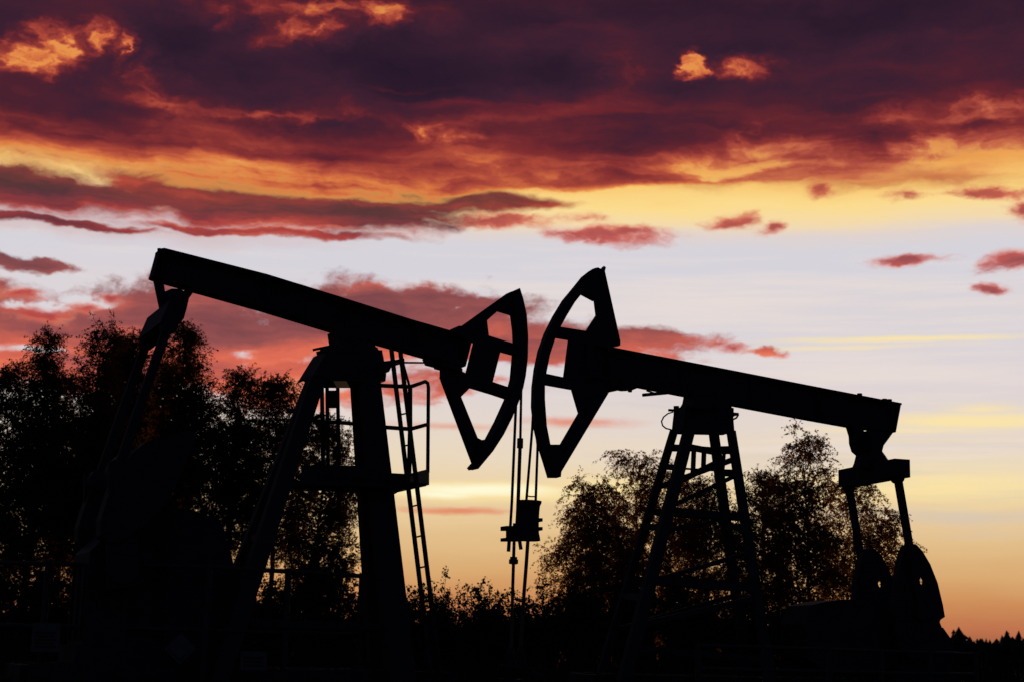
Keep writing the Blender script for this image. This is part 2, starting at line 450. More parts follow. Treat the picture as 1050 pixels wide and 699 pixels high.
# horse head
b = MB()
outer = [(529.5, 297), (533, 308), (536.5, 324), (538, 346), (537.6, 368), (535.5, 386), (533, 398), (529, 411), (522, 428), (513, 446), (502, 463), (487, 481)]
inner = [(487.5, 452), (500, 450), (510, 431), (520, 409), (526, 388), (528, 366), (529, 350), (528.5, 338), (526.5, 323), (521, 312)]
b.prism(L.poly(outer + inner), -.13, .13)
head = b.build('horse_head', M['steel'], pj)
b = MB()
b.prism(L.poly([(529.5, 297.5), (521, 300.5), (472, 335.5), (480, 346), (498, 329), (510, 318.5), (527, 323.5), (531, 312)]), -.07, .07)
b.prism(L.poly([(452, 386), (485, 474), (480.5, 479), (482.5, 481.5), (487, 477), (489, 478), (500, 455), (488, 449), (471, 407), (481, 397), (466, 388)]), -.07, .07)
b.build('head_side_rail', M['steel'], head)
b = MB()
b.prism(L.poly([(462, 341), (466, 336), (473, 336.5), (484, 331), (498, 328), (500, 344.5), (530, 354), (530, 365), (512, 360), (504, 391.5), (525, 398.5), (521, 409.5), (503, 403.5), (481, 397), (472, 405), (452, 387), (452, 378), (466, 377.5), (478, 383.5), (486, 351.5), (478, 349)]), -.05, .05)
b.build('head_web_plate', M['steel'], head)
b = MB()
b.prism(L.poly([(460, 341.5), (466, 336), (474, 336.5), (481, 346), (479, 353), (473, 377), (470, 376), (476, 351)]), -.17, .17)
b.prism(L.poly([(449, 372.5), (466, 376.5), (470, 379), (470, 382), (449, 376.5)]), -.16, .16)
b.build('head_hinge_bracket', M['steel2'], head)

# saddle bearing and the cap of the tower
b = MB()
b.prism(L.poly([(341, 340), (343, 353), (333, 357), (330, 362.5), (384, 362.5), (378, 356), (372, 352), (371, 347), (355, 343)]), -.24, .24)
for v in (-.30, .30):
    b.cyl(L.p3(356, 349, v - .08), L.p3(356, 349, v + .08), .13, 18)
    b.prism(L.poly([(342, 362), (347, 350), (365, 350), (372, 362)], v), v - .07, v + .07)
b.build('saddle_bearing', M['cast'], pj)
b = MB()
b.prism(L.poly([(329, 362), (383, 362.5), (387.5, 385), (386.5, 394), (331, 394), (319, 387), (313, 389.5), (313.5, 387)]), -.36, .36)
b.build('tower_cap', M['steel'], pj)
for v in (-.3, .3):
    for (x0, y0, x1, y1, w_) in ((321, 358.5, 345, 353.5, .035), (325, 362, 345, 357, .05), (387, 357.5, 370, 354, .035), (385, 361.5, 368, 357, .05)):
        o = MB(); o.bar(L.p3(x0, y0, v), L.p3(x1, y1, v), w_); o.build('clamp_bolt', M['steel2'], pj)
    for x, y in ((330, 360), (376, 357.5)):
        o = MB(); o.cyl(L.p3(x, y + 2, v), L.p3(x, y - 4, v), .03, 8); o.build('anchor_bolt', M['steel2'], pj)
# tower legs: two in front, two behind, converging on the cap
def leg(pl, root, ptop, pbot, vt, vb, w0, w1, d0, d1, mat):
    A = pl.p3(*ptop, vt); B = pl.p3(*pbot, vb)
    d = (B - A)
    t = (0.0 - A.z) / d.z
    B = A + d * t
    o = MB()
    vs = []
    for c, w, dd in ((A, w0, d0), (B, w1, d1)):
        for sx, sy in ((-1, -1), (1, -1), (1, 1), (-1, 1)):
            vs.append((c.x + sx * w / 2, c.y + sy * dd / 2, c.z))
    o._add(vs, [(0, 1, 2, 3), (7, 6, 5, 4), (0, 4, 5, 1), (1, 5, 6, 2), (2, 6, 7, 3), (3, 7, 4, 0)])
    base = (B.x, B.y)
    o.box(B.x - .28, B.x + .28, B.y - .22, B.y + .22, 0.002, .03)
    o.build('leg', mat, root)
    return A, B
SL = M['steel']
lg = [leg(L, pj, (377.5, 384), (410, 690), -.30, -1.0, .31, .40, .16, .20, SL),
      leg(L, pj, (370, 384), (392, 690), .30, 1.0, .31, .40, .16, .20, SL),
      leg(L, pj, (325, 388), (226, 690), -.30, -1.0, .22, .26, .16, .20, SL),
      leg(L, pj, (322, 388), (205, 690), .30, 1.0, .20, .24, .16, .20, SL)]
def onleg(lgx, z):
    A, B = lgx; t = (z - A.z) / (B.z - A.z); return A + (B - A) * t
b = MB()
for z in (.9, 2.1):
    b.bar(onleg(lg[0], z), onleg(lg[1], z), .09); b.bar(onleg(lg[2], z), onleg(lg[3], z), .09)
b.bar(onleg(lg[2], .9), onleg(lg[3], 2.1), .07); b.bar(onleg(lg[0], .9), onleg(lg[1], 2.1), .07)
b.bar(onleg(lg[0], .9), onleg(lg[2], .9), .10); b.bar(onleg(lg[1], .9), onleg(lg[3], .9), .10)
b.build('tower_bracing', M['steel2'], pj)

# work platform round the tower with its guard rail
zp = L(405, 503)[1]
pf = MB()
fx0, fx1 = L(310, 487)[0], L(418, 497)[0]
corner = L.p3(417.5, 494.5, -.95)
near = L.p3(438, 488.5, .75)
pf.box(fx0, fx1 - .06, -.88, .8, corner.z - .02, corner.z + .02)
plat = pf.build('platform', M['steel2'], pj)
b = MB()
b.prism(L.poly([(399, 484.5), (418.5, 485.5), (418.5, 501.5), (411, 502), (403, 507), (399.5, 507)], -.92), -.94, -.90)
b.prism(L.poly([(308, 476.5), (364, 477), (398, 484.5), (398, 500), (368, 498), (310, 497)], -.86), -.88, -.86)
P_a = L.p3(418.5, 485.5, -.92); P_b = L.p3(418.5, 501.5, -.92)
Q_a = L.p3(438.3, 480.5, .80); Q_b = L.p3(438.3, 496.5, .80)
b._add([P_a, Q_a, Q_b, P_b, P_a + Vector((.03, 0, 0)), Q_a + Vector((.03, 0, 0)), Q_b + Vector((.03, 0, 0)), P_b + Vector((.03, 0, 0))],
       [(0, 1, 2, 3), (7, 6, 5, 4), (0, 4, 5, 1), (1, 5, 6, 2), (2, 6, 7, 3), (3, 7, 4, 0)])
b.build('toe_board', M['steel2'], plat)
b = MB()
r = .026
b.tube([L.p3(419.5, 485, -.92), L.p3(420.5, 440, -.92), L.p3(420.5, 396, -.92)], .036, 8)
b.tube([L.p3(388, 394.8, -.92), L.p3(420.5, 396.2, -.92), L.p3(432, 392.3, .5), L.p3(436, 390.8, .72), L.p3(438.6, 392.5, .80), L.p3(439.3, 397, .80), L.p3(438.6, 484, .80)], .030, 8)
b.tube([L.p3(391, 437.3, -.92), L.p3(420.5, 439.5, -.92), L.p3(439, 434.5, .80)], .030, 8)
b.tube([L.p3(412.5, 369, -.6), L.p3(416, 382, -.75), L.p3(420, 396, -.92)], .022, 6)
# rail on the far side, seen through the legs
for x in (330.0, 335.3, 346.2):
    b.bar(L.p3(x, 392, .9), L.p3(x + 1.2, 480, .9), .05 if x < 332 else .045)
b.tube([L.p3(316, 430.5, .9), L.p3(363, 434, .9)], .03, 8)
b.tube([L.p3(316, 430.5, .9), L.p3(329, 425.5, .2)], .03, 8)
b.prism(L.poly([(336, 400), (345.5, 400), (345.5, 418), (336, 418)], .9), .88, .91)
b.build('guard_rail', M['steel2'], plat)
# ladder with rungs, clipped to the tower
b = MB()
lt, lb = (401.5, 358), (443.5, 690)
def ladpt(y, right):
    x = 401.3 + (y - 358) * .1225 if not right else 410.2 + (y - 358) * .1235
    return L.p3(x, y, -1.0)
b.bar(ladpt(357, 0), ladpt(691, 0), .052, .05); b.bar(ladpt(357, 1), ladpt(691, 1), .052, .05)
for y in (371, 394.5, 424, 456, 486, 518, 549.5, 581, 612, 643, 674):
    b.cyl(ladpt(y + 1, 0), ladpt(y - 1, 1), .014, 6)
b.build('ladder', M['steel2'], pj)
b = MB()
b.prism(L.poly([(386, 371.5), (405, 369), (413, 367.5), (413.5, 372.5), (400, 376), (397.5, 381.5), (386.5, 385)], -.6), -.66, -.55)
b.tube([L.p3(412, 371.5, -.58), L.p3(436, 371.6, -.2)], .016, 6)
b.build('ladder_bracket', M['steel2'], pj)
o = MB(); o.prism(L.poly([(434, 368), (451, 373), (452, 378), (437, 374)]), -.05, .05); o.build('cable_anchor', M['steel2'], pj)

# tail hanger, equaliser bar and pitmans
b = MB()
b.prism(L.poly([(158, 286), (166, 288.5), (168, 300), (175, 297), (184, 297.5), (188, 300.5), (190.5, 296.5), (199, 298), (192.5, 307), (190, 318), (187, 328), (178, 337), (168, 333), (163.5, 312)]), -.08, .08)
for v in (-.12, .12): b.cyl(L.p3(176, 313, v - .05), L.p3(176, 313, v + .05), .14, 20)
b.build('tail_hanger', M['cast'], pj)
EQc = L.p3(165.5, 332)                              # middle of the equaliser
eqv = 1.02
b = MB()
ax = Vector((.33, 0, .94))                        # its section leans with the pitmans
def eqbox(o, c, along, hw, hh, hl, axis):
    n = Vector((axis.z, 0, -axis.x))
    vs = []
    for y in (-hl, hl):
        for a, c2 in ((-hw, -hh), (hw, -hh), (hw, hh), (-hw, hh)):
            q = c + n * a + axis * c2
            vs.append((q.x, c.y + y, q.z))
    o._add(vs, [(0, 1, 2, 3), (7, 6, 5, 4), (0, 4, 5, 1), (1, 5, 6, 2), (2, 6, 7, 3), (3, 7, 4, 0)])
ax.normalize()
eqbox(b, EQc, None, .12, .18, .72, ax)
b.cyl(EQc + Vector((.05, .64, .17)), EQc + Vector((.05, .64, .25)), .05, 8)
b.build('equaliser', M['steel'], pj)
LP_far = L.p3(98, 497, 1.0); LP_near = L.p3(123, 478, -1.0)
zmid = (LP_far.z + LP_near.z) / 2; xmid = (LP_far.x + LP_near.x) / 2
pin = Vector((xmid, 0, zmid))
b0 = EQc - ax * .12
for v in (-.64, .64):
    o = MB(); o.bar(b0 + Vector((0, v, 0)), pin + Vector((0, v * 1.0, 0)), .105, .12); o.cyl(pin + Vector((0, v - .13, 0)), pin + Vector((0, v + .13, 0)), .14, 16)
    o.cyl(b0 + Vector((0, v - .1, -.05)), b0 + Vector((0, v + .1, -.05)), .11, 14)
    o.build('pitman', M['steel'], pj)
# cranks with their counterweights, gearbox behind the guard hood
shaft = Vector((L(112, 585)[0], 0, L(112, 585)[1]))
def crank(root, shaft, pin, v, outline, thick, mat):
    o = MB()
    d = (pin - shaft); d.y = 0
    s = Vector((shaft.x, v, shaft.z)); p = Vector((pin.x, v, pin.z))
    e = d.normalized()
    n = Vector((e.z, 0, -e.x))
    q = [s - e * .25 + n * .22, s - e * .25 - n * .22, p + e * .12 - n * .15, p + e * .12 + n * .15]
    o.prism([(k.x, k.z) for k in q], v - .05, v + .05)
    o.cyl(s + Vector((0, -.12, 0)), s + Vector((0, .12, 0)), .2, 20)
    c = o.build('crank', M['steel'], root)
    w = MB(); w.prism(outline, v * .93 - thick / 2, v * .93 + thick / 2)
    w.build('counterweight', mat, c)
    return c
def rounded(pts, k=2):
    for _ in range(k):
        q = []
        for i in range(len(pts)):
            a, c = pts[i], pts[(i + 1) % len(pts)]
            q += [(a[0] * .75 + c[0] * .25, a[1] * .75 + c[1] * .25), (a[0] * .25 + c[0] * .75, a[1] * .25 + c[1] * .75)]
        pts = q
    return pts
wl = rounded([(143, 455), (163, 449), (197, 440), (199, 452), (181, 492), (170, 516), (140, 545), (112, 560), (98, 545), (112, 500), (121, 482)], 1)
wl_near = L.poly(wl, -.85)
crank(pj, shaft, pin, -.85, wl_near, .34, M['cast'])
crank(pj, shaft, pin, .85, wl_near, .34, M['cast'])
b = MB()
gx0, gx1 = L(80, 620)[0], L(160, 620)[0]
b.prism([(gx0, .55), (gx1, .55), (gx1, 1.75), (gx1 - .35, 2.15), (gx0 + .35, 2.15), (gx0, 1.75)], -.55, .55)
b.cyl(Vector((shaft.x, -.8, shaft.z)), Vector((shaft.x, .8, shaft.z)), .13, 18)
for y in (-.4, 0, .4): b.box(gx0 - .03, gx1 + .03, y - .02, y + .02, .6, 1.6)
b.build('gearbox', M['cast'], pj)
b = MB()
b.prism(rounded(L.poly([(150, 528), (166, 522), (181, 521.5), (200, 527.5), (222, 535.5), (223, 548), (232, 575), (236, 600), (237, 694), (150, 694)], -.2), 1), -.55, .55)
b.build('belt_guard', M['steel2'], pj)
b = MB()
mx0 = L(232, 640)[0]
b.cyl(Vector((mx0, -.45, 1.0)), Vector((mx0, .45, 1.0)), .33, 24); b.box(mx0 - .3, mx0 + .3, -.35, .35, .5, .72)
b.build('motor', M['cast'], pj)
b = MB()
bx0, bx1 = L(20, 690)[0], L(440, 690)[0]
for y in (-.75, .75): b.box(bx0, bx1, y - .12, y + .12, .032, .30)
for k in range(8):
    x = bx0 + (bx1 - bx0) * k / 7; b.box(x - .09, x + .09, -.628, .628, .05, .28)
b.box(gx0 - .1, gx1 + .1, -.62, .62, .302, .548); b.box(mx0 - .4, mx0 + .4, -.5, .5, .302, .498)
b.build('base_frame', M['steel2'], pj)

# wire bridle, carrier bar and polished rod
b = MB()
b.tube([L.p3(537.2, 368, -.1), L.p3(534.5, 396, -.1), L.p3(533.6, 448, -.06), L.p3(531.3, 520, -.05), L.p3(530, 545, -.05)], .020, 6)
b.tube([L.p3(533.4, 449, -.06), L.p3(533.2, 459, -.06)], .050, 8)
b.tube([L.p3(533.2, 459, -.06), L.p3(531, 522, -.05), L.p3(529.6, 548, -.05)], .030, 8)
b.tube([L.p3(536.8, 372, .12), L.p3(529.2, 411, .12), L.p3(524.8, 515, .1), L.p3(523.2, 541, .1)], .022, 6)
b.build('wire_bridle', M['cable'], pj)
b = MB()
for y0, y1 in ((539, 543.5), (551, 554.5)):
    b.prism(L.poly([(516.3, y0), (536, y0), (536, y1), (516.3, y1)]), -.11, .11)
b.prism(L.poly([(521, 543), (534, 543), (534, 551.5), (521, 551.5)]), -.08, .08)
b.tube([L.p3(522.2, 553, -.05), L.p3(521.4, 565, -.05)], .03, 8); b.tube([L.p3(532.6, 553, .05), L.p3(534.2, 563, .05)], .03, 8)
b.build('carrier_bar', M['steel2'], pj)
b = MB()
b.tube([L.p3(527.6, 536), L.p3(527.2, 554), L.p3(525.8, 600), L.p3(524.3, 664)], .025, 10)
for a0, a1, rr in ((570.5, 578, .055),): b.cyl(L.p3(526.7, a0), L.p3(526.4, a1), rr, 12)
b.box(L(523, 574)[0], L(530.2, 574)[0], -.04, .04, L(526, 577.5)[1], L(526, 573)[1])
b.build('polished_rod', M['rod'], pj)

# wellhead under the left head
def wellhead(pl, px, py_top, label, s=1.0):
    t = pl(px, py_top)
    root = empty('wellhead', pl.O + pl.U * t[0], pl.yaw)
    tag(root, label, 'wellhead', 'wellheads under the horse heads')
    H = t[1]
    o = MB(); o.cyl((0, 0, .02), (0, 0, H - .2), .085 * s, 20)
    for z in (.10, .16, H * .55): o.cyl((0, 0, z), (0, 0, z + .05), .19 * s, 24)
    o.build('casing', M['steel2'], root)
    o = MB(); o.tube([(0, 0, H - .2), (0, 0, H - .12), (0, 0, H - .06), (0, 0, H)], [.085 * s, .07 * s, .06 * s, .035 * s], 16); o.cyl((0, 0, H - .14), (0, 0, H - .10), .1 * s, 16)
    o.build('stuffing_box', M['cast'], root)
    o = MB(); o.tube([(0, -.05, H * .45), (.3, -.05, H * .45), (.5, -.05, H * .4), (.55, -.05, .1)], .04, 10); o.cyl((.28, -.05, H * .45), (.36, -.05, H * .45), .09, 14)
    o.build('flow_pipe', M['steel2'], root)
    o = MB(); o.cyl((.32, -.05, H * .45), (.32, -.05, H * .45 + .16), .015, 8)
    o.tube([(.32 + .1 * math.cos(k), -.05 + .1 * math.sin(k), H * .45 + .16) for k in [i * 2 * math.pi / 16 for i in range(17)]], .012, 6)
    o.build('valve_wheel', M['steel2'], root)
    return root
wellhead(L, 524.2, 664, 'short dark wellhead under the left horse head, beside the right one')

# ================================================================== the right pump
Q = Plane(575, 400, 28.0, 17.0)
qj = Q.empty('pump_jack')
tag(qj, 'right pump jack with lowered tail, open lattice tower and leaf-shaped counterweights against the sky', 'pump jack', 'pump jacks on the oil well pad')
top = Q.poly([(606, 353), (612, 354.2), (740, 378.8), (830, 396.3), (921, 413.8)])
bot = Q.poly([(606, 387), (640, 393.5), (740, 413), (830, 430), (871, 437.3), (914.5, 443.5)])
b = MB().ibeam(top, bot, .26, .05, .035)
for f in (.05, .28, .5, .72, .97):
    x = top[0][0] + (top[-1][0] - top[0][0]) * f
    b.box(x - .012, x + .012, -.115, .115, zat(bot, x) + .036, zat(top, x) - .036)
b.prism(Q.poly([(918.5, 413.8), (920.5, 414), (915, 443.5), (913, 443.5)]), -.13, .13)
b.cyl(Q.p3(881.5, 407), Q.p3(881.5, 403), .05, 8); b.cyl(Q.p3(907, 411), Q.p3(907, 408.5), .05, 8); b.cyl(Q.p3(912, 412), Q.p3(912, 409), .05, 8)
b.build('walking_beam', M['steel'], qj)
b = MB()
outer = [(609, 276), (605, 277.5), (598, 283), (590, 293), (578, 307.5), (568, 324), (559.5, 341), (553, 359), (549, 378), (546.8, 396), (546.3, 416), (548.5, 436), (553, 456), (558.5, 473), (563.3, 489), (573, 489)]
inner = [(576, 456), (562.3, 456), (558.6, 437), (556.7, 410), (556.7, 395), (558.4, 382), (562, 364), (568, 346), (573.5, 335), (579, 325), (587.5, 311), (596, 300.5), (610, 308)]
b.prism(Q.poly(outer + inner), -.12, .12)
head = b.build('horse_head', M['steel'], qj)
b = MB()
b.prism(Q.poly([(607, 276.5), (612, 275), (616, 277), (618.3, 273.5), (620.2, 275), (619.2, 279), (635, 350), (635, 354.5), (627, 356), (608, 352.5), (600, 341), (611.5, 323), (609.5, 307), (600, 296)]), -.06, .06)
b.build('head_side_rail', M['steel'], head)
b = MB()
b.prism(Q.poly([(623.5, 402), (574, 484.5), (566, 486), (574, 456.5), (593.5, 423), (586.5, 399), (606, 398)]), -.06, .06)
b.build('head_side_rail', M['steel'], head)
b = MB()
b.prism(Q.poly([(573.5, 335.5), (602, 340), (612, 350), (614, 389), (623, 391.5), (640, 395.5), (640, 398.5), (623.5, 402), (606, 403), (587, 399.3), (557, 394), (559, 383), (578, 387), (583, 348.5), (568, 346)]), -.05, .05)
b.build('head_web_plate', M['steel'], head)
b = MB()
b.prism(Q.poly([(598, 351), (606, 353), (606, 388), (598, 392)]), -.2, .2)
b.prism(Q.poly([(623, 391.5), (650, 397), (650, 399), (640, 399.5), (623, 396)]), -.16, .16)
for x, y in ((646, 396.5), (636, 395)): b.cyl(Q.p3(x, y - 1), Q.p3(x, y + 5), .04, 8)
b.build('head_hinge_bracket', M['steel2'], head)
# latch rod below the beam
b = MB(); b.bar(Q.p3(659, 404.6, -.15), Q.p3(684, 402.3, -.15), .055); b.bar(Q.p3(663, 400, -.15), Q.p3(672, 403, -.15), .025)
b.build('head_latch_rod', M['steel2'], qj)
# saddle and cap
b = MB()
b.prism(Q.poly([(706, 401), (704, 412), (701, 417), (743, 417.5), (741, 413), (740, 408), (736, 404)]), -.2, .2)
for v in (-.30, .30):
    b.cyl(Q.p3(722, 410, v - .09), Q.p3(722, 410, v + .09), .14, 18)
    b.prism(Q.poly([(706, 418), (712, 408), (732, 408.5), (738, 418)], v), v - .08, v + .08)
b.build('saddle_bearing', M['cast'], qj)
b = MB()
b.prism(Q.poly([(698, 417), (744, 418), (745.5, 426), (747, 444), (694, 443), (696, 425)]), -.26, .26)
for x, y0, y1 in ((693.5, 416, 425), (749.5, 418, 427)):
    for v in (-.28, .28): b.cyl(Q.p3(x, y0, v), Q.p3(x, y1, v), .055, 8)
b.bar(Q.p3(685.5, 420, -.28), Q.p3(694, 420.5, -.28), .04)
b.build('tower_cap', M['steel'], qj)
for pts, hv, hr_ in ((((690, 422), (685, 423.5), (680.5, 427), (678.3, 431.5), (679.5, 436), (683, 438.8), (688, 440)), -.28, .014),
                     (((750, 423), (755, 423.5), (757, 425), (755, 428), (751, 430)), -.28, .018), (((750, 426), (754, 424.5), (757, 424)), -.25, .03)):
    o = MB(); o.tube([Q.p3(x, y, hv) for x, y in pts], hr_, 6); o.build('grease_hose', M['cable'], qj)
ql = [leg(Q, qj, (691.5, 440), (616, 690), .26, 1.15, .13, .15, .12, .14, SL),
      leg(Q, qj, (706.5, 441), (642, 690), -.26, -1.15, .19, .22, .16, .2, SL),
      leg(Q, qj, (731.5, 441), (766, 690), .26, 1.15, .16, .18, .12, .14, SL),
      leg(Q, qj, (749.5, 441), (788.5, 690), -.26, -1.15, .14, .17, .12, .15, SL)]
def lz(l, y):  # leg point near pixel row y, found on the leg's own line
    A, B = l
    best = min((abs(y - proj(Q, A + (B - A) * (k / 400))[1]), k) for k in range(401))[1]
    return A + (B - A) * (best / 400)
def proj(pl, p):
    w = pl.O + pl.U * p.x + pl.W * p.y + Vector((0, 0, p.z))
    c = CAMROT.transposed() @ (w - EYE)
    return 525 + F * c.x / -c.z, 349.5 - F * c.y / -c.z
b = MB()
far1, near1, far2, near2 = ql
b.bar(lz(far1, 459), lz(near1, 459), .12); b.bar(lz(far2, 461), lz(near2, 461), .14)
b.bar(lz(near1, 457), lz(far2, 463), .12, .10); b.bar(lz(far1, 458), lz(far2, 461), .10)
b.bar(lz(far1, 478), lz(near1, 479), .11); b.bar(lz(far2, 484), lz(near2, 485), .13)
b.tube([lz(near1, 480), lz(far2, 482)], .02, 6)
b.bar(lz(near1, 495), lz(far2, 473), .09); b.bar(lz(far1, 500), lz(near2, 470), .09); b.bar(lz(near1, 520), lz(near2, 486), .07); b.bar(lz(near1, 545), lz(near2, 528), .06)
for x in (711.5, 722): b.bar(Q.p3(x, 460, .3), Q.p3(x - 1, 484, .3), .07)
b.bar(Q.p3(743, 459, .0), Q.p3(741, 484, 0), .05)
b.bar(lz(near1, 524), lz(near2, 530), .14); b.bar(lz(far1, 524), lz(far2, 530), .12); b.bar(lz(far1, 540), lz(near1, 540), .12); b.bar(lz(far2, 540), lz(near2, 540), .12)
b.bar(lz(near1, 594), lz(near2, 602), .16); b.bar(lz(far1, 594), lz(far2, 602), .14); b.bar(lz(far1, 611), lz(near1, 613), .1); b.bar(lz(far2, 611), lz(near2, 613), .1)
b.bar(lz(near1, 640), lz(near2, 612), .09); b.bar(lz(far1, 646), lz(far2, 610), .09)
b.bar(lz(near1, 596), lz(near2, 566), .08)
b.bar(lz(near1, 664), lz(near2, 676), .12)
b.build('tower_bracing', M['steel2'], qj)
# tail hanger, equaliser, pitmans
b = MB()
b.prism(Q.poly([(870.5, 436.5), (880, 438.5), (883, 443), (887, 441.6), (894, 442.2), (898, 444.6), (902, 442.4), (912, 444), (907, 451), (902.5, 457), (901, 463), (904, 467), (908, 473), (909, 477), (876, 481), (879, 474), (881, 466), (876.5, 462), (874, 454), (873.5, 446)]), -.13, .13)
for v in (-.18, .18): b.cyl(Q.p3(890, 452, v - .05), Q.p3(890, 452, v + .05), .17, 20)
b.build('tail_hanger', M['cast'], qj)
EQ = Q.p3(895.3, 485)
b = MB(); b.box(EQ.x - .16, EQ.x + .16, -1.05, 1.05, EQ.z - .165, EQ.z + .165)
b.box(EQ.x - .12, EQ.x + .12, -.35, .35, EQ.z + .162, EQ.z + .24)
b.build('equaliser', M['steel'], qj)
pv = .90
tops = Vector((EQ.x, 0, EQ.z - .12))
nb = Q.p3(935.5, 575, -pv); nb2 = Q.p3(944, 628, -pv)
for v in (-pv, pv):
    o = MB(); o.bar(tops + Vector((-.02, v, 0)), Vector((nb2.x, v, nb2.z)), .115, .115); o.cyl(Vector((nb2.x, v - .12, nb2.z)), Vector((nb2.x, v + .12, nb2.z)), .14, 16)
    o.cyl(tops + Vector((-.02, v - .09, -.05)), tops + Vector((-.02, v + .09, -.05)), .1, 14)
    o.build('pitman', M['steel'], qj)
cv = -.74
leaf_px = [(918.5, 640), (919.5, 612), (920.5, 594), (924, 575), (927, 564), (930.5, 558.3), (935, 556.8), (940, 558), (946, 564.5), (954, 578), (961.5, 597), (967, 620), (969, 632), (964.5, 635), (963, 639), (967, 646), (966, 660), (956, 672), (936, 676), (922, 664)]
lf = Q.poly(leaf_px, cv - .1)
shaft2 = Vector((Q(932, 650, cv)[0], 0, Q(932, 650, cv)[1])); tip2 = Vector((Q(934, 566, cv)[0], 0, Q(934, 566, cv)[1]))
hole = Q(944.5, 595, cv)
for v in (cv, -cv):
    o = MB()
    s = Vector((shaft2.x, v, shaft2.z)); e = (tip2 - shaft2).normalized(); n = Vector((e.z, 0, -e.x)); p = Vector((tip2.x, v, tip2.z))
    o.prism([(k.x, k.z) for k in (s - e * .3 + n * .18, s - e * .3 - n * .18, p - n * .10 + e * .12, p + n * .10 + e * .12)], v - .05, v + .05)
    o.cyl(s - Vector((0, .12, 0)), s + Vector((0, .12, 0)), .2, 20)
    c = o.build('crank', M['steel'], qj)
    # leaf-shaped counterweight with a through hole: built as a ring of quads between outline and hole
    m = len(lf); hr = .09
    cxh, czh = hole
    area = sum(lf[i][0] * lf[(i + 1) % m][1] - lf[(i + 1) % m][0] * lf[i][1] for i in range(m))
    lfo = lf if area > 0 else lf[::-1]
    hp = []
    for x, z in lfo:
        a = math.atan2(z - czh, x - cxh); hp.append((cxh + hr * math.cos(a), czh + hr * 1.1 * math.sin(a)))
    w = MB(); y0, y1 = v - .1, v + .1
    vs = [(x, y0, z) for x, z in lfo] + [(x, y0, z) for x, z in hp] + [(x, y1, z) for x, z in lfo] + [(x, y1, z) for x, z in hp]
    fs = []
    for i in range(m):
        j = (i + 1) % m
        fs += [(i, j, m + j, m + i), (2 * m + j, 2 * m + i, 3 * m + i, 3 * m + j), (j, i, 2 * m + i, 2 * m + j), (m + i, m + j, 3 * m + j, 3 * m + i)]
    w._add(vs, fs)
    cw = w.build('counterweight', M['cast'], c)
    cxm = sum(x for x, z in lfo) / m; czm = sum(z for x, z in lfo) / m - .12
    o = MB(); inset = [(cxm + (x - cxm) * .62, czm + (z - czm) * .55 - .14) for x, z in lfo]
    inset = [(x, z) for x, z in inset if z < czh - .16] or inset
    o.prism(inset, v - .14, v + .14); o.build('weight_plate', M['cast'], cw)
    for bx_, bz_ in ((-.16, -.25), (.16, -.25), (-.02, -.48), (.2, -.55)):
        o = MB(); o.cyl((cxm + bx_, v - .17, czm + bz_), (cxm + bx_, v + .17, czm + bz_), .045, 6); o.build('bolt', M['steel2'], cw)
b = MB()
hx = lambda x, y: Q(x, y, 0)
b.prism(rounded([hx(813, 690), hx(813, 622), hx(838, 616), hx(868, 614), hx(890, 622), hx(905, 640), hx(907, 690)], 1), -.5, .5)
b.build('belt_guard', M['steel2'], qj)
b = MB()
g0, g1 = Q(905, 660)[0], Q(962, 660)[0]
b.prism([(g0, .45), (g1, .45), (g1, 1.0), (g1 - .2, 1.25), (g0 + .2, 1.25), (g0, 1.0)], -.5, .5)
b.cyl(Vector((shaft2.x, -.85, shaft2.z)), Vector((shaft2.x, .85, shaft2.z)), .12, 18)
b.build('gearbox', M['cast'], qj)
b = MB()
bx0, bx1 = Q(600, 690)[0], Q(990, 690)[0]
for y in (-.75, .75): b.box(bx0, bx1, y - .12, y + .12, .032, .28)
for k in range(8):
    x = bx0 + (bx1 - bx0) * k / 7; b.box(x - .09, x + .09, -.628, .628, .05, .26)
b.box(g0 - .1, g1 + .1, -.55, .55, .282, .448)
b.build('base_frame', M['steel2'], qj)
# bridle, spool-shaped carrier, rod
b = MB()
b.tube([Q.p3(549, 380, .1), Q.p3(547.3, 410, .1), Q.p3(545.8, 438, .1), Q.p3(539.8, 512, .08), Q.p3(539.4, 518, .08)], .024, 6)
b.tube([Q.p3(548, 390, -.1), Q.p3(548.5, 430, -.1), Q.p3(551.3, 456, -.1), Q.p3(549.3, 512, -.1), Q.p3(549, 518, -.1)], .024, 6)
b.tube([Q.p3(539.5, 507.6, .08), Q.p3(544, 508.6, -.02), Q.p3(549.3, 508.6, -.1)], .013, 6)
b.build('wire_bridle', M['cable'], qj)
b = MB()
prof = [(513, 13.0), (515, 12.8), (518, 11.4), (524, 10.9), (532, 10.7), (540, 10.8), (546, 11.2), (550, 12.2), (553.5, 12.8), (554, 11)]
ppm = F / 28.0
c0 = Q.p3(542, 535)
b.tube([Vector((c0.x + (Q(541.8 - (y - 535) * .03, y)[0] - Q(542, 535)[0]), 0, Q(542, y)[1])) for y, _ in prof], [r_ / ppm for _, r_ in prof], 24)
for y0, y1 in ((531, 534.5), (540, 543.5)):
    b.prism(Q.poly([(530, y0), (555, y0), (555, y1), (530, y1)]), -.08, .08)
b.build('carrier_bar', M['cast'], qj)
b = MB(); b.tube([Q.p3(541.4, 552), Q.p3(539.5, 580), Q.p3(537.3, 608), Q.p3(534, 664)], .032, 10)
b.build('polished_rod', M['rod'], qj)
wellhead(Q, 534, 662, 'dark wellhead under the right horse head, farther back than its neighbour')
# ------------------------------------------------------------------ trees and shrubs
def rnd_dirs(rg, n):
    v = rg.normal(size=(n, 3)); return v / np.linalg.norm(v, axis=1, keepdims=True)

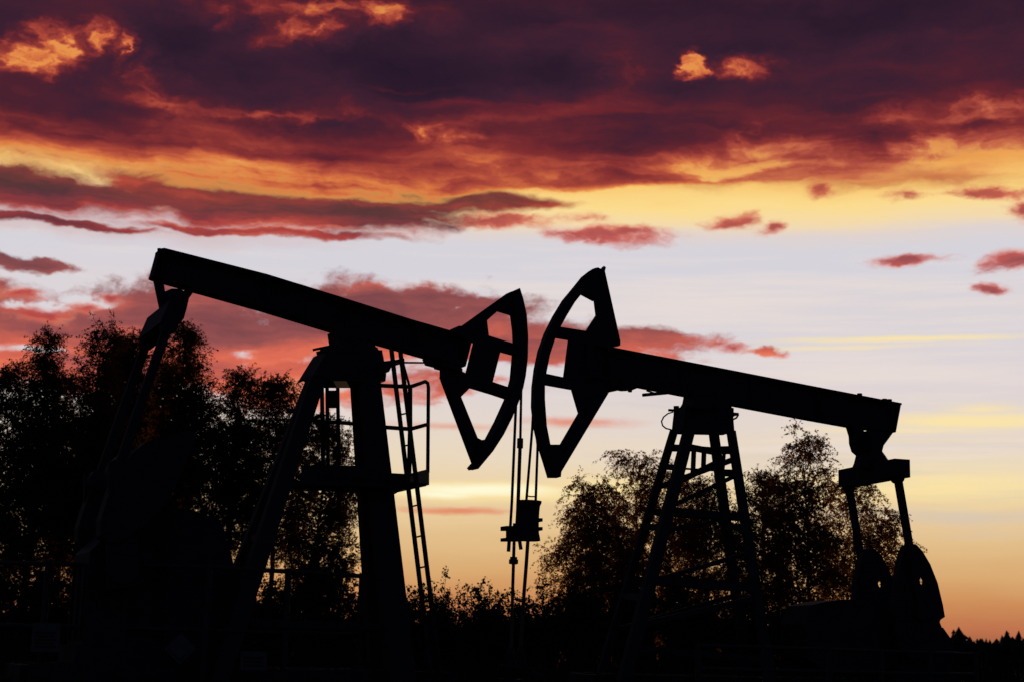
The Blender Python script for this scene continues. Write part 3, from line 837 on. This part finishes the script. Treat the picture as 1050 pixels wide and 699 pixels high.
def leaves(rg, pts, size, droop=.5):
    """a folded diamond leaf at every point; returns verts, quads"""
    n = len(pts)
    a = rnd_dirs(rg, n); a[:, 2] -= droop; a /= np.linalg.norm(a, axis=1, keepdims=True)
    b = np.cross(a, rnd_dirs(rg, n)); b /= np.linalg.norm(b, axis=1, keepdims=True) + 1e-9
    s = size * rg.uniform(.6, 1.4, (n, 1))
    v = np.stack([pts, pts + a * s * .5 + b * s * .33, pts + a * s, pts + a * s * .5 - b * s * .33], 1).reshape(-1, 3)
    f = np.arange(4 * n).reshape(-1, 4)
    return v, f

def tubes(paths):
    """paths: list of (points (k,3), r0, r1, sides) -> verts, quads"""
    V, Fc, base = [], [], 0
    for P, r0, r1, n in paths:
        k = len(P)
        d = np.gradient(P, axis=0); d /= np.linalg.norm(d, axis=1, keepdims=True) + 1e-9
        ref = np.where(np.abs(d[:, 2:3]) < .9, np.array([[0, 0, 1.]]), np.array([[1., 0, 0]]))
        x = np.cross(d, ref); x /= np.linalg.norm(x, axis=1, keepdims=True) + 1e-9
        y = np.cross(d, x)
        r = np.linspace(r0, r1, k)[:, None, None]
        t = np.arange(n) * 2 * np.pi / n
        ring = P[:, None, :] + r * (x[:, None, :] * np.cos(t)[None, :, None] + y[:, None, :] * np.sin(t)[None, :, None])
        V.append(ring.reshape(-1, 3))
        i = np.arange(k - 1)[:, None] * n; j = np.arange(n)[None, :]; jn = (j + 1) % n
        Fc.append(np.stack([i + j, i + jn, i + n + jn, i + n + j], -1).reshape(-1, 4) + base)
        base += k * n
    return np.concatenate(V), np.concatenate(Fc)

def curve(p, d, L, k, bend, wig, rg):
    """polyline from p along d, bending by vector 'bend' over its length, with a wobble"""
    t = np.linspace(0, 1, k)[:, None]
    w = np.cumsum(rg.normal(size=(k, 3)) * wig * L / k, axis=0); w -= w[0]
    return p + d * t * L + bend * (t ** 2) * L + w

def plant_tree(name, label, group, px, top_y, half_px, depth, seed, weep=.5, clear=.16, dens=1.0, shape='oval', leafm='leaf', lsize=.078, lean=0.0, cat='tree', stems=1, ld=1.0):
    rg = np.random.default_rng(seed)
    tip = at(px, top_y, depth); H = tip.z; RAD = half_px * depth / F * 1.25
    base = at(px, 640, depth); bx = tip.x
    root = empty(name, (bx, depth, 0), 0); tag(root, label, cat, group)
    wood = []; tw = []
    trunks = []
    for s in range(stems):
        off = np.array([rg.normal() * .25 * (stems > 1), rg.normal() * .25 * (stems > 1), 0])
        hs = H * (1 if s == 0 else rg.uniform(.72, .93))
        ln = np.array([lean * H + (rg.uniform(-.30, .30) * RAD * 1.6 if s else rg.normal() * .02 * H), rg.normal() * .03 * H, hs * .985])
        t = np.linspace(0, 1, 16)[:, None]
        wob = np.cumsum(rg.normal(size=(16, 3)) * .012 * H * np.array([1, 1, 0]), axis=0)
        wob -= wob[-1] * t * .8
        trunks.append(off + ln * np.concatenate([t ** 1.2, t ** 1.2, t], 1) + wob * .5)
        wood.append((trunks[-1], .013 * H * (1 if s == 0 else .75), .006, 7))
    nb = int((30 + H * 4.2) * dens)
    for i in range(nb):
        T = trunks[i % stems]
        u = clear + (1 - clear) * ((i + rg.uniform(0, .9)) / nb) ** .9
        h = min(u, .985)
        f = h * 15; k = int(f); p = T[k] + (T[min(k + 1, 15)] - T[k]) * (f - k)
        c = (h - clear) / (1 - clear)
        prof = {'oval': math.sin(math.pi * (c * .80 + .17)) ** .5, 'cone': (1 - c) ** .52 * min(1, .45 + c * 3), 'round': math.sqrt(max(0, 1 - (2 * c - .92) ** 2 * .80)), 'top': (.35 + .9 * c) * (1 - c ** 5) + .08}[shape]
        L = RAD * max(prof, .16) * rg.uniform(.62, 1.15) / (stems ** .25)
        az = i * 2.399 + rg.normal() * .35
        up = .55 + .75 * c + rg.normal() * .15
        d = np.array([math.cos(az), math.sin(az), up]); d /= np.linalg.norm(d)
        bend = np.array([0, 0, -.32 * weep - .12]) if c < .8 else np.array([0, 0, .10])
        L *= 1.12
        B = curve(p, d, L, 9, bend, .16, rg)
        wood.append((B, max(.010, .011 * H * (1 - h) * .6 + .012), .006, 5))
        ns = max(4, int(3 + L * 3.2))
        for j in range(ns):
            q = .22 + .78 * (j + rg.uniform(0, .8)) / ns
            f2 = min(q, .99) * 8; k2 = int(f2); p2 = B[k2] + (B[k2 + 1] - B[k2]) * (f2 - k2)
            tang = B[k2 + 1] - B[k2]; tang /= np.linalg.norm(tang)
            d2 = tang * .7 + rnd_dirs(rg, 1)[0] * .75 + np.array([0, 0, .15]); d2 /= np.linalg.norm(d2)
            L2 = (.42 * L * (1.12 - q) + .35) * rg.uniform(.6, 1.2)
            S = curve(p2, d2, L2, 6, np.array([0, 0, -.38 * weep]), .2, rg)
            tw.append((S, .009, .004, 3))
            nt = 3 + int(L2 * 3.2)
            for m in range(nt):
                q3 = .25 + .75 * (m + rg.uniform(0, .9)) / nt
                f3 = min(q3, .99) * 5; k3 = int(f3); p3 = S[k3] + (S[k3 + 1] - S[k3]) * (f3 - k3)
                d3 = (S[k3 + 1] - S[k3]) / (np.linalg.norm(S[k3 + 1] - S[k3]) + 1e-9) * .6 + rnd_dirs(rg, 1)[0] * .8 + np.array([0, 0, .1 - .35 * weep]); d3 /= np.linalg.norm(d3)
                tw.append((curve(p3, d3, rg.uniform(.25, .62) * (1 + .7 * weep), 5, np.array([0, 0, -.55 * weep]), .18, rg), .005, .003, 3))
    v, f = tubes(wood); mesh_np('trunk', v, f, M['bark'], root, smooth=True)
    crown = []
    # leaves strung along every twig
    P = []
    for S, _, _, _ in tw:
        n = max(3, int(np.linalg.norm(S[-1] - S[0]) / .042 * ld))
        t = rg.uniform(.12, 1.0, n) * (len(S) - 1.001); k = t.astype(int)
        P.append(S[k] + (S[k + 1] - S[k]) * (t - k)[:, None] + rg.normal(size=(n, 3)) * .03)
    P = np.concatenate(P)
    v1, f1 = tubes(tw); v2, f2 = leaves(rg, P, lsize, .4 + weep * .5)
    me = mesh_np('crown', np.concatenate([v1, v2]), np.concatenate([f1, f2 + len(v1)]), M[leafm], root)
    return root, len(f1) + len(f2)

NT = 0
G1 = 'birch trees behind the left pump jack'
for a in [
    ('birch at the left edge of the photo, its crown cut by the frame', 4, 384, 34, 66, 11, .55, .18, .9, 'oval', 1),
    ('tallest birch near the left edge with a narrow pointed dark top', 44, 338, 40, 62, 12, .45, .16, 1.15, 'cone', 2),
    ('birch with a loose double top, second tall crown from the left edge', 93, 341, 36, 64, 13, .5, .20, 1.0, 'oval', 2),
    ('birch whose rounded crown sits just below the raised tail of the left pump jack', 146, 357, 34, 70, 14, .5, .34, 1.1, 'oval', 1),
    ('bushy dark birch directly right of the left pitman arms, tallest of the middle group', 198, 342, 36, 63, 15, .45, .44, 1.2, 'oval', 2),
    ('broad birch sloping down to the right, just left of the rear tower leg', 242, 384, 30, 66, 16, .5, .46, 1.1, 'oval', 2),
    ('thin low birch with wispy twigs directly behind the rear tower leg', 290, 396, 28, 68, 17, .6, .36, .85, 'oval', 1),
    ('birch filling the gap between the two highest crowns at the left edge', 70, 392, 34, 76, 31, .5, .36, 1.1, 'round', 2),
    ('lower birch behind the pitman arms of the left pump jack', 118, 376, 36, 78, 32, .5, .40, 1.1, 'round', 2),
    ('lower birch between the middle group and the broad sloping one', 172, 380, 34, 76, 33, .5, .46, 1.1, 'round', 2),
    ('small round birch seen through the open tower of the left pump jack', 328, 440, 34, 64, 18, .5, .15, 1.0, 'round', 1)]:
    label, px, ty, hw, dp, sd_, wp, cl, dn, shp, stn = a
    _, n = plant_tree('birch_tree', label, G1, px, ty, hw, dp, sd_, weep=wp, clear=cl, dens=dn * 1.35, shape=shp, stems=stn, ld=1.25); NT += n
G2 = 'trees behind the right pump jack'
for a in [
    ('weeping birch with drooping branches left of the lattice tower, near the hanging rods', 612, 503, 50, 60, 21, .95, .10, 1.2, 'round', 2, 'leaf2'),
    ('birch rising behind the left legs of the lattice tower, topped by sparse twigs', 668, 476, 48, 64, 22, .8, .14, 1.1, 'round', 2, 'leaf2'),
    ('low birch standing behind the middle of the lattice tower', 722, 508, 40, 66, 23, .7, .14, 1.0, 'round', 1, 'leaf'),
    ('tall airy birch right of the lattice tower, its domed top reaching highest there', 824, 455, 50, 58, 24, .65, .12, 1.15, 'oval', 2, 'leaf2'),
    ('lower birch tucked between the airy tall one and the lattice tower legs', 783, 496, 32, 61, 25, .7, .12, 1.0, 'round', 1, 'leaf'),
    ('drooping birch behind the equaliser bar of the right pump jack', 880, 497, 34, 60, 26, .85, .12, 1.1, 'round', 2, 'leaf2')]:
    label, px, ty, hw, dp, sd_, wp, cl, dn, shp, stn, lm = a
    _, n = plant_tree('birch_tree', label, G2, px, ty, hw, dp, sd_, weep=wp, clear=cl, dens=dn * .9, shape=shp, stems=stn, leafm=lm, ld=1.15); NT += n
print('tree faces', NT)

def shrub(label, px, top_y, half_px, depth, seed, loose=.5, n=1.0):
    rg = np.random.default_rng(seed)
    tip = at(px, top_y, depth); H = max(tip.z, .5); RAD = half_px * depth / F
    root = empty('shrub', (tip.x, depth, 0)); tag(root, label, 'shrub', 'shrubs along the edge of the well pad')
    wood = []; tw = []
    nb = int(34 * n)
    for i in range(nb):
        a = rg.uniform(0, 6.28); rr = math.sqrt(rg.uniform(0, 1)) * .75
        p = np.array([math.cos(a) * rr * RAD * .35, math.sin(a) * rr * RAD * .35, 0])
        end = np.array([math.cos(a) * rr * RAD, math.sin(a) * rr * RAD * .8, H * math.sqrt(max(.05, 1 - rr * rr)) * rg.uniform(.70, 1.0)])
        d = end - p; L = np.linalg.norm(d); d /= L
        S = curve(p, d, L, 8, np.array([0, 0, 0.]), .12, rg)
        wood.append((S, .02, .005, 4))
        for j in range(int(6 + L * 4)):
            q = .15 + .85 * rg.uniform(); f2 = min(q, .99) * 7; k2 = int(f2); p2 = S[k2] + (S[k2 + 1] - S[k2]) * (f2 - k2)
            d2 = rnd_dirs(rg, 1)[0] + np.array([0, 0, .5]); d2 /= np.linalg.norm(d2)
            tw.append((curve(p2, d2, rg.uniform(.25, .7), 5, np.array([0, 0, -.1]), .2, rg), .006, .003, 3))
    v, f = tubes(wood); mesh_np('stem', v, f, M['bark'], root)
    P = []
    for S, _, _, _ in tw:
        m = max(4, int(np.linalg.norm(S[-1] - S[0]) / .035 * (1.3 - loose * .8)))
        t = rg.uniform(.05, 1.0, m) * (len(S) - 1.001); k = t.astype(int)
        P.append(S[k] + (S[k + 1] - S[k]) * (t - k)[:, None] + rg.normal(size=(m, 3)) * .035)
    P = np.concatenate(P); v1, f1 = tubes(tw); v2, f2 = leaves(rg, P, .095, .3)
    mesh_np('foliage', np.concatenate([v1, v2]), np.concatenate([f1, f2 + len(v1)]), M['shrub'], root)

SH = [
    ('dense dark shrub at the far left edge, behind the sign with lines of text', -6, 566, 44, 52, .1), ('dark shrub under the tallest left birch', 52, 578, 40, 54, .1),
    ('dark shrub behind the gearbox of the left pump jack', 110, 584, 42, 52, .1), ('dark shrub behind the diamond sign', 170, 600, 42, 54, .1),
    ('leafy shrub in the gap under the birch crowns, left of the rear tower leg', 226, 592, 30, 52, .3), ('dark shrub left of the open tower, behind the rear legs', 285, 584, 40, 54, .1),
    ('tall dense shrub filling the open tower of the left pump jack', 338, 540, 44, 52, .1), ('dense shrub behind the box legs of the left pump jack', 388, 588, 34, 54, .1),
    ('low shrub behind the ladder foot', 424, 600, 34, 53, .1), ('wispy twiggy shrub right of the ladder', 456, 588, 32, 56, .5),
    ('round leafy shrub left of the polished rods', 500, 594, 38, 54, .2), ('small shrub right behind the polished rods', 534, 606, 32, 52, .2),
    ('wispy low shrub right of the polished rods', 560, 601, 32, 56, .4), ('shrub at the foot of the weeping birch', 596, 592, 36, 52, .3),
    ('dark shrub behind the left legs of the lattice tower', 648, 588, 42, 54, .1), ('dark shrub in the middle of the lattice tower', 706, 592, 42, 52, .1),
    ('dark shrub behind the right legs of the lattice tower', 760, 612, 38, 54, .1), ('dark shrub under the tall airy birch', 812, 622, 40, 53, .1),
    ('dark shrub behind the belt guard of the right pump jack', 864, 628, 36, 54, .1), ('low dark shrub behind the leaf-shaped counterweights', 916, 650, 36, 52, .1)]
for i, (lb_, px, ty, hw, dp, lo) in enumerate(SH):
    shrub(lb_, px, ty, hw, dp, 300 + i, lo, 1.5 if lo < .35 else 1.0)

# far-off conifer wood, nobody could count it: one mass
rg = np.random.default_rng(77)
V, Fc, base = [], [], 0
for i in range(1300):
    a = rg.uniform(-26, 26); d = rg.uniform(380, 470)
    x, y = d * math.tan(R(a)), d
    h = rg.uniform(6.8, 8.8) + (2.2 if rg.uniform() < .06 else 0)
    h *= .78 + .34 * (.5 + .5 * math.sin(a * 2.9 + 1.3) * math.sin(a * 7.7)) ; h *= 1.25 if rg.uniform() < .04 else 1
    w = h * rg.uniform(.26, .62)
    lv = 10; n = 7
    t0 = rg.uniform(0, 6)
    for k in range(lv):
        z0 = h * (k / lv) * .97; z1 = min(h * ((k + 1.9) / lv), h)
        rr = w * (1 - k / lv) ** .85 + .12
        ang = t0 + k * .7 + np.arange(n) * 2 * np.pi / n
        rad = rr * rg.uniform(.55, 1.3, n)
        ring = np.stack([x + rad * np.cos(ang), y + rad * np.sin(ang), z0 + rg.normal(size=n) * .12], 1)
        V.append(np.concatenate([ring, [[x, y, z1]]])); j = np.arange(n)
        Fc.append(np.stack([j, (j + 1) % n, np.full(n, n)], 1) + base); base += n + 1
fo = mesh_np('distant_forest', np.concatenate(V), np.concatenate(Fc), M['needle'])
tag(fo, 'low dark line of far conifers on the horizon', 'forest', kind='stuff')

# tall dry grass and weeds on the pad and its edges: one mass
N = 26000
x = rg.uniform(-24, 24, N); y = rg.uniform(15, 58, N); hgt = rg.uniform(.08, .42, N) * np.where(y > 44, 2.6, 1.0)
b0 = np.stack([x, y, np.zeros(N)], 1); an = rg.uniform(0, 6.28, N)
side = np.stack([np.cos(an), np.sin(an), 0 * an], 1) * (.008 + .012 * (y > 44))[:, None]
tipv = b0 + np.stack([rg.normal(size=N) * .25 * hgt, rg.normal(size=N) * .25 * hgt, hgt], 1)
v = np.stack([b0 - side, b0 + side, tipv], 1).reshape(-1, 3)
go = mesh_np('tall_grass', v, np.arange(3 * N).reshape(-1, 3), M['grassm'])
tag(go, 'dry tall grass and weeds growing over the well pad', 'grass', kind='stuff')
# ------------------------------------------------------------------ ground
def axis(lo, hi, fine, coarse_to):
    a = list(np.arange(lo, hi + .01, fine)); s = fine
    v = hi
    while v < coarse_to: s *= 1.35; v += s; a.append(v)
    v = lo; s = fine; pre = []
    while v > -coarse_to: s *= 1.35; v -= s; pre.append(v)
    return np.array(pre[::-1] + a)
gx = axis(-40, 40, 1.6, 6000); gy = axis(-10, 70, 1.6, 6000)
X, Y = np.meshgrid(gx, gy)
tt = np.clip((Y - 11.0) / 5.0, 0, 1); Z = -1.05 * (1 - tt * tt * (3 - 2 * tt))
g2 = np.random.default_rng(5)
Z += np.where((Y > 46) & (Y < 300), g2.normal(size=Y.shape) * .06, 0) + np.where(Y < 14, g2.normal(size=Y.shape) * .03, 0)
nv = np.stack([X.ravel(), Y.ravel(), Z.ravel()], 1); nx = len(gx)
i, j = np.meshgrid(np.arange(len(gy) - 1), np.arange(nx - 1), indexing='ij')
q = (i * nx + j).ravel(); gf = np.stack([q, q + 1, q + nx + 1, q + nx], 1)
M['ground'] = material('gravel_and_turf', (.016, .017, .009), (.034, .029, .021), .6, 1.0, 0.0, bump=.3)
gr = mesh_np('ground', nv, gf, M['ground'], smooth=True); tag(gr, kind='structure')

# ------------------------------------------------------------------ guard rails round the pumps
def rail_fence(name, label, pts, heights, posts_every, top_z, group='guard fences round the pump jacks', r=.03):
    root = empty(name, (pts[0][0], pts[0][1], 0)); o0 = Vector((pts[0][0], pts[0][1], 0))
    tag(root, label, 'fence', group)
    total = []
    for a, c in zip(pts, pts[1:]):
        a = Vector((*a, 0)); c = Vector((*c, 0)); n = max(1, round((c - a).length / posts_every))
        for k in range(n + (c == Vector((*pts[-1], 0)))):
            total.append(a + (c - a) * (k / n))
    for p in total:
        o = MB(); o.cyl(p - o0 + Vector((0, 0, .0)), p - o0 + Vector((0, 0, top_z)), r * 1.5, 10); o.cyl(p - o0 + Vector((0, 0, .002)), p - o0 + Vector((0, 0, .02)), .09, 12)
        o.build('post', M['fence'], root)
    for h in heights:
        o = MB(); o.tube([Vector((*p, h)) - o0 for p in pts], r, 8); o.build('rail', M['fence'], root)
    return root
def gp(px, d): p = at(px, 640, d); return (p.x, p.y)
a0 = at(-30, 570, 21.5); a1 = at(215, 571, 21.0); a2 = at(372, 577, 22.6)
rail_fence('guard_fence', 'front rail fence of the left pump jack, with three sign boards hung on it', [(a0.x, a0.y), (a1.x, a1.y), (a2.x, a2.y)], (.08, .78, 1.60), 1.15, 1.64)
c0 = at(716, 656, 25.6); c1 = at(850, 662, 26.4); c2 = at(1000, 668, 29.0)
rail_fence('guard_fence', 'low rail fence in front of the right pump jack', [(c0.x, c0.y), (c1.x, c1.y), (c2.x, c2.y)], (.08, .42, .78), 1.4, .82)

def sign(name, label, px, py, w, h, d, diamond=False, lines=0):
    p = at(px, py, d)
    root = empty(name, (p.x, p.y, p.z), R(4)); tag(root, label, 'sign', 'signs on the guard fence')
    o = MB()
    if diamond: o.prism([(0, -h / 2), (w / 2, 0), (0, h / 2), (-w / 2, 0)], -.006, .006)
    else: o.box(-w / 2, w / 2, -.006, .006, -h / 2, h / 2)
    o.build('board', M['sign'], root)
    o = MB()
    if diamond:
        k = .80
        o.prism([(0, -h / 2 * k), (w / 2 * k, 0), (0, -h / 2 * k + .03)], -.012, -.008)
        o.prism([(0, -h / 2 * k), (-w / 2 * k, 0), (0, -h / 2 * k + .03)], -.012, -.008)
        o.build('border', M['sign_dark'], root)
    for i in range(lines):
        z = h * .5 - h * (.34 + .6 * i / lines)
        o.box(-w * .38, w * (.38 if i % 2 == 0 else .30), -.012, -.008, z - .012, z + .012)
    if lines: o.build('lettering', M['sign_dark'], root)
    for sx in (-.3, .3):
        o = MB(); o.box(w * sx - .015, w * sx + .015, .008, .05, -.03, .03); o.build('clip', M['fence'], root)
sign('notice_board', 'square pale notice with lines of text, low on the fence at the far left', 47, 653, .36, .37, 20.9, lines=5)
sign('warning_sign', 'diamond shaped pale sign on the fence under the left pump jack', 185, 664.5, .40, .40, 20.75, diamond=True)
sign('notice_board', 'wide low pale notice on the fence in front of the box legs', 260, 677, .34, .24, 21.0, lines=3)

# ------------------------------------------------------------------ render settings
cy = scene.cycles
cy.max_bounces = 3; cy.diffuse_bounces = 2; cy.glossy_bounces = 2; cy.transparent_max_bounces = 4
cy.caustics_reflective = False; cy.caustics_refractive = False
